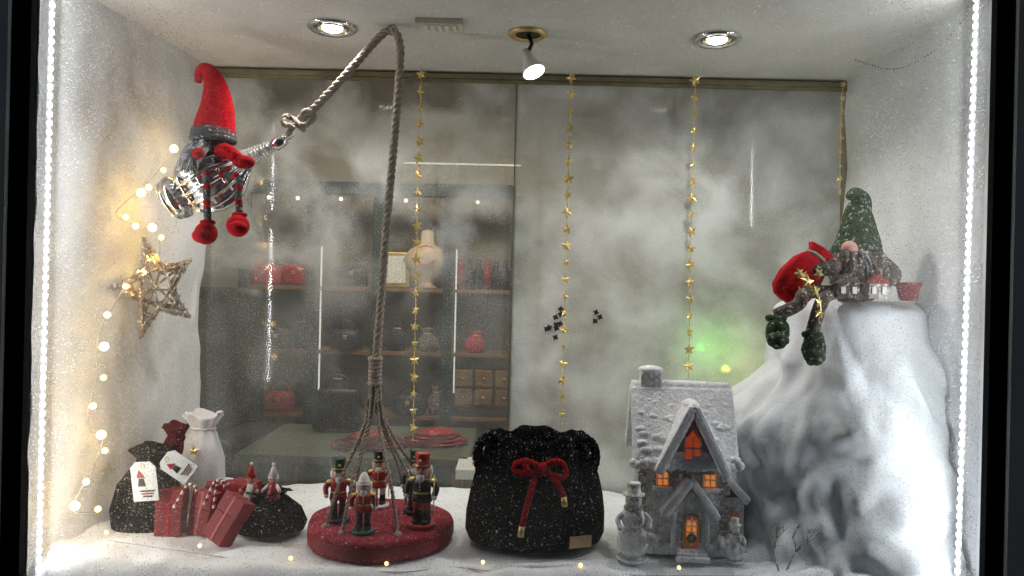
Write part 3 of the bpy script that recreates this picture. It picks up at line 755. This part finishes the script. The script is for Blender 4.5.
# ------------------------------------------------------------------ shop interior
b=B('display_cabinet'); Y=3.55
for x in (-1.85,-1.38,-.93,-.44,.02): b.add(box((x,Y-.17,.33),(.07,.06,1.98),.005),dkgreen,smooth=False)
b.add(box((-.915,Y-.17,1.35),(1.85,.08,.09),.005),dkgreen,smooth=False).add(box((-.915,Y,-.60),(1.85,.4,.14)),dkgreen,smooth=False)
b.add(box((-.915,Y+.2,.35),(1.85,.02,2.0)),M('cabinet_back',(.17,.14,.10),.6,var=.55,scale=4),smooth=False)
for z in (.66,.22,-.22): b.add(box((-.915,Y,z),(1.82,.36,.025)),wood,smooth=False)
for k in range(3):
    for j in range(2): b.add(box((-.32+.14*k,Y-.16,-.07+.13*j),(.12,.06,.11),.005),wood,smooth=False); b.add(ball((-.32+.14*k,Y-.195,-.07+.13*j),.010,8),goldm)
for x in (-1.33,-.39): b.add(box((x,Y-.13,.45),(.010,.01,1.0)),ledf,smooth=False)  # dim glowing bars stand in for LED strips reflected in the glass
for x in (-1.7,-1.5,-1.2,-.75,-.25): b.add(ball((x,Y-.15,1.28),.014,10),lampd)
b.done(origin=(-.915,Y,-.7))
b=B('led_light_strip'); b.add(box((-.4,3.88,1.62),(.9,.01,.012)),ledf,smooth=False); b.done()
b=B('jewelry_bust'); b.add(lathe([(.001,0),(.09,0),(.04,.03),(.05,.06),(.13,.12),(.17,.20),(.12,.27),(.05,.31),(.04,.40),(.001,.41)],24,caps=False),M('cream_bust',(.5,.38,.25),.6),T(-.60,3.45,.675)@S(1,.6,1))
b.add(torus((-.60,3.38,.90),.07,.008,R(1.2,'X')),red); b.done()
b=B('picture_frame'); b.add(box((-.82,3.45,.80),(.2,.02,.24),.004),goldm,smooth=False).add(box((-.82,3.435,.80),(.15,.01,.19)),ceram,smooth=False); b.done()
for i in range(6):
    b=B('dark_bottle'); b.add(lathe([(.001,0),(.035,0),(.035,.12),(.015,.16),(.015,.21),(.001,.21)],16,caps=False),dark if i%3 else redp,T(-.36+.062*i,3.45,.675)); b.done()
for (x,z,y,m) in ((-1.72,.675,3.42,redgls),(-1.52,.675,3.45,redgls),(-1.14,.235,3.4,dark),(-.70,-.205,3.4,dark),(-1.6,-.205,3.42,redp),(-1.12,.675,3.45,dark),(-1.62,.235,3.42,dark)):
    b=B('handbag'); b.add(lathe([(.001,0),(.10,0),(.115,.03),(.105,.10),(.085,.14),(.001,.145)],28,flute=.02,fk=9,caps=False),m,T(x,y,z)@S(1,.5,1))
    b.add(torus((x,y,z+.14),.06,.008,R(pi/2,'X')),m).add(box((x,y-.055,z+.09),(.03,.012,.03),.003),goldm); b.done()
for (x,z,h,m) in ((-1.46,.235,.24,dark),(-.8,.235,.2,dark),(-.58,.235,.16,brownf),(-.25,.235,.15,red),(-1.2,-.205,.3,dark),(-.50,-.205,.20,brownf),(-1.78,-.205,.20,dark)):
    b=pouch('display_pouch',x,3.45,.13,h,m,.7,z,gold); b.done()
b=B('shop_table'); b.add(box((-.70,1.95,-.10),(1.05,.75,.04),.008),mossg,smooth=False)
for sx in (-1,1):
    for sy in (-1,1): b.add(box((-.70+sx*.47,1.95+sy*.32,-.41),(.05,.05,.58)),wood,smooth=False)
b.done(origin=(-.7,1.95,-.7))
for (x,y,w,m) in ((-.66,1.80,.34,redp),(-.36,1.9,.30,redgls)):
    b=B('folded_scarf')
    for k in range(4): b.add(ball((0,0,.012+.014*k),(w*.5*(1-.12*k),.12*(1-.1*k),.014),24,nz=.5,ns=60),m,T(x,y,-.08)@R(.25+.3*k,'Z'))
    b.done()
b=B('handbag'); b.add(lathe([(.12,0),(.13,.02),(.11,.2),(.10,.22)],24),dark,T(-.90,2.15,-.08)@S(1,.5,1)).add(torus((-.90,2.15,.14),.07,.008,R(pi/2,'X')),dark); b.done()
b=B('ring_display_cone'); b.add(lathe([(.001,0),(.06,0),(.055,.02),(.02,.1),(.001,.11)],20,caps=False),satin,T(-.10,1.5,-.08)); 
b.add(box((-.10,1.5,-.10),(.24,.24,.04)),white,smooth=False).add(box((-.10,1.5,-.41),(.16,.16,.58)),wood,smooth=False); b.done()
b=B('armchair'); X0,Y0=-1.62,1.95
b.add(box((X0,Y0,-.42),(.6,.6,.28),.05),dark).add(box((X0,Y0+.26,.08),(.6,.16,1.16),.06),dark)
for s_ in (-1,1): b.add(box((X0+s_*.28,Y0,-.22),(.13,.6,.36),.05),dark)
for sx in (-1,1):
    for sy in (-1,1): b.add(box((X0+sx*.24,Y0+sy*.24,-.63),(.05,.05,.14)),wood,smooth=False)
b.done()
for nm,mt,x,y,z,e,col in (('green_accent_lamp',greenl,.69,.90,.50,1.0,(.22,1,.06)),('yellow_accent_lamp',yell,.80,.94,.42,.7,(1,.80,.22))):
    b=B(nm); zz=z-.025; yy=y+.08
    b.add(lathe([(.001,zz-.002),(.02,zz),(.022,zz+.012),(.008,zz+.03),(.001,zz+.032)],18,caps=False),mt,T(x,yy,0))
    b.add(lathe([(.05,-.70),(.05,-.69),(.006,-.68),(.006,zz)],16),dark,T(x,yy,0)); b.done()
    L=bpy.data.lights.new(nm,'POINT'); L.energy=e; L.color=col; L.shadow_soft_size=.02
    o=bpy.data.objects.new(nm+'_bulb',L); o.location=(x,y,z+.01); sc.collection.objects.link(o)

def area(loc,tgt,e,sx,sy,col=(1,.88,.70)):  # unseen fill light, added so the shop shows through the rear glass
    L=bpy.data.lights.new('area','AREA'); L.shape='RECTANGLE'; L.size=sx; L.size_y=sy; L.energy=e; L.color=col
    o=bpy.data.objects.new('shop_fill_light',L); o.location=loc; o.rotation_euler=(V(tgt)-V(loc)).to_track_quat('-Z','Y').to_euler(); sc.collection.objects.link(o)
area((-.6,2.5,1.98),(-.6,2.8,0),50,1.6,.8)
area((1.4,2.6,1.98),(1.4,2.6,0),12,1.2,.8,(.95,.97,1))

w=bpy.data.worlds.new('night'); sc.world=w; w.use_nodes=True
bg=w.node_tree.nodes['Background']; bg.inputs[0].default_value=(.5,.6,.75,1); bg.inputs[1].default_value=.05

cam=bpy.data.cameras.new('cam'); cam.lens=26.0; cam.sensor_width=36; cam.clip_start=.02
co=bpy.data.objects.new('camera',cam); co.location=(0,-1.73,.69); co.rotation_euler=(pi/2,-math.radians(1.3),0)
sc.collection.objects.link(co); sc.camera=co
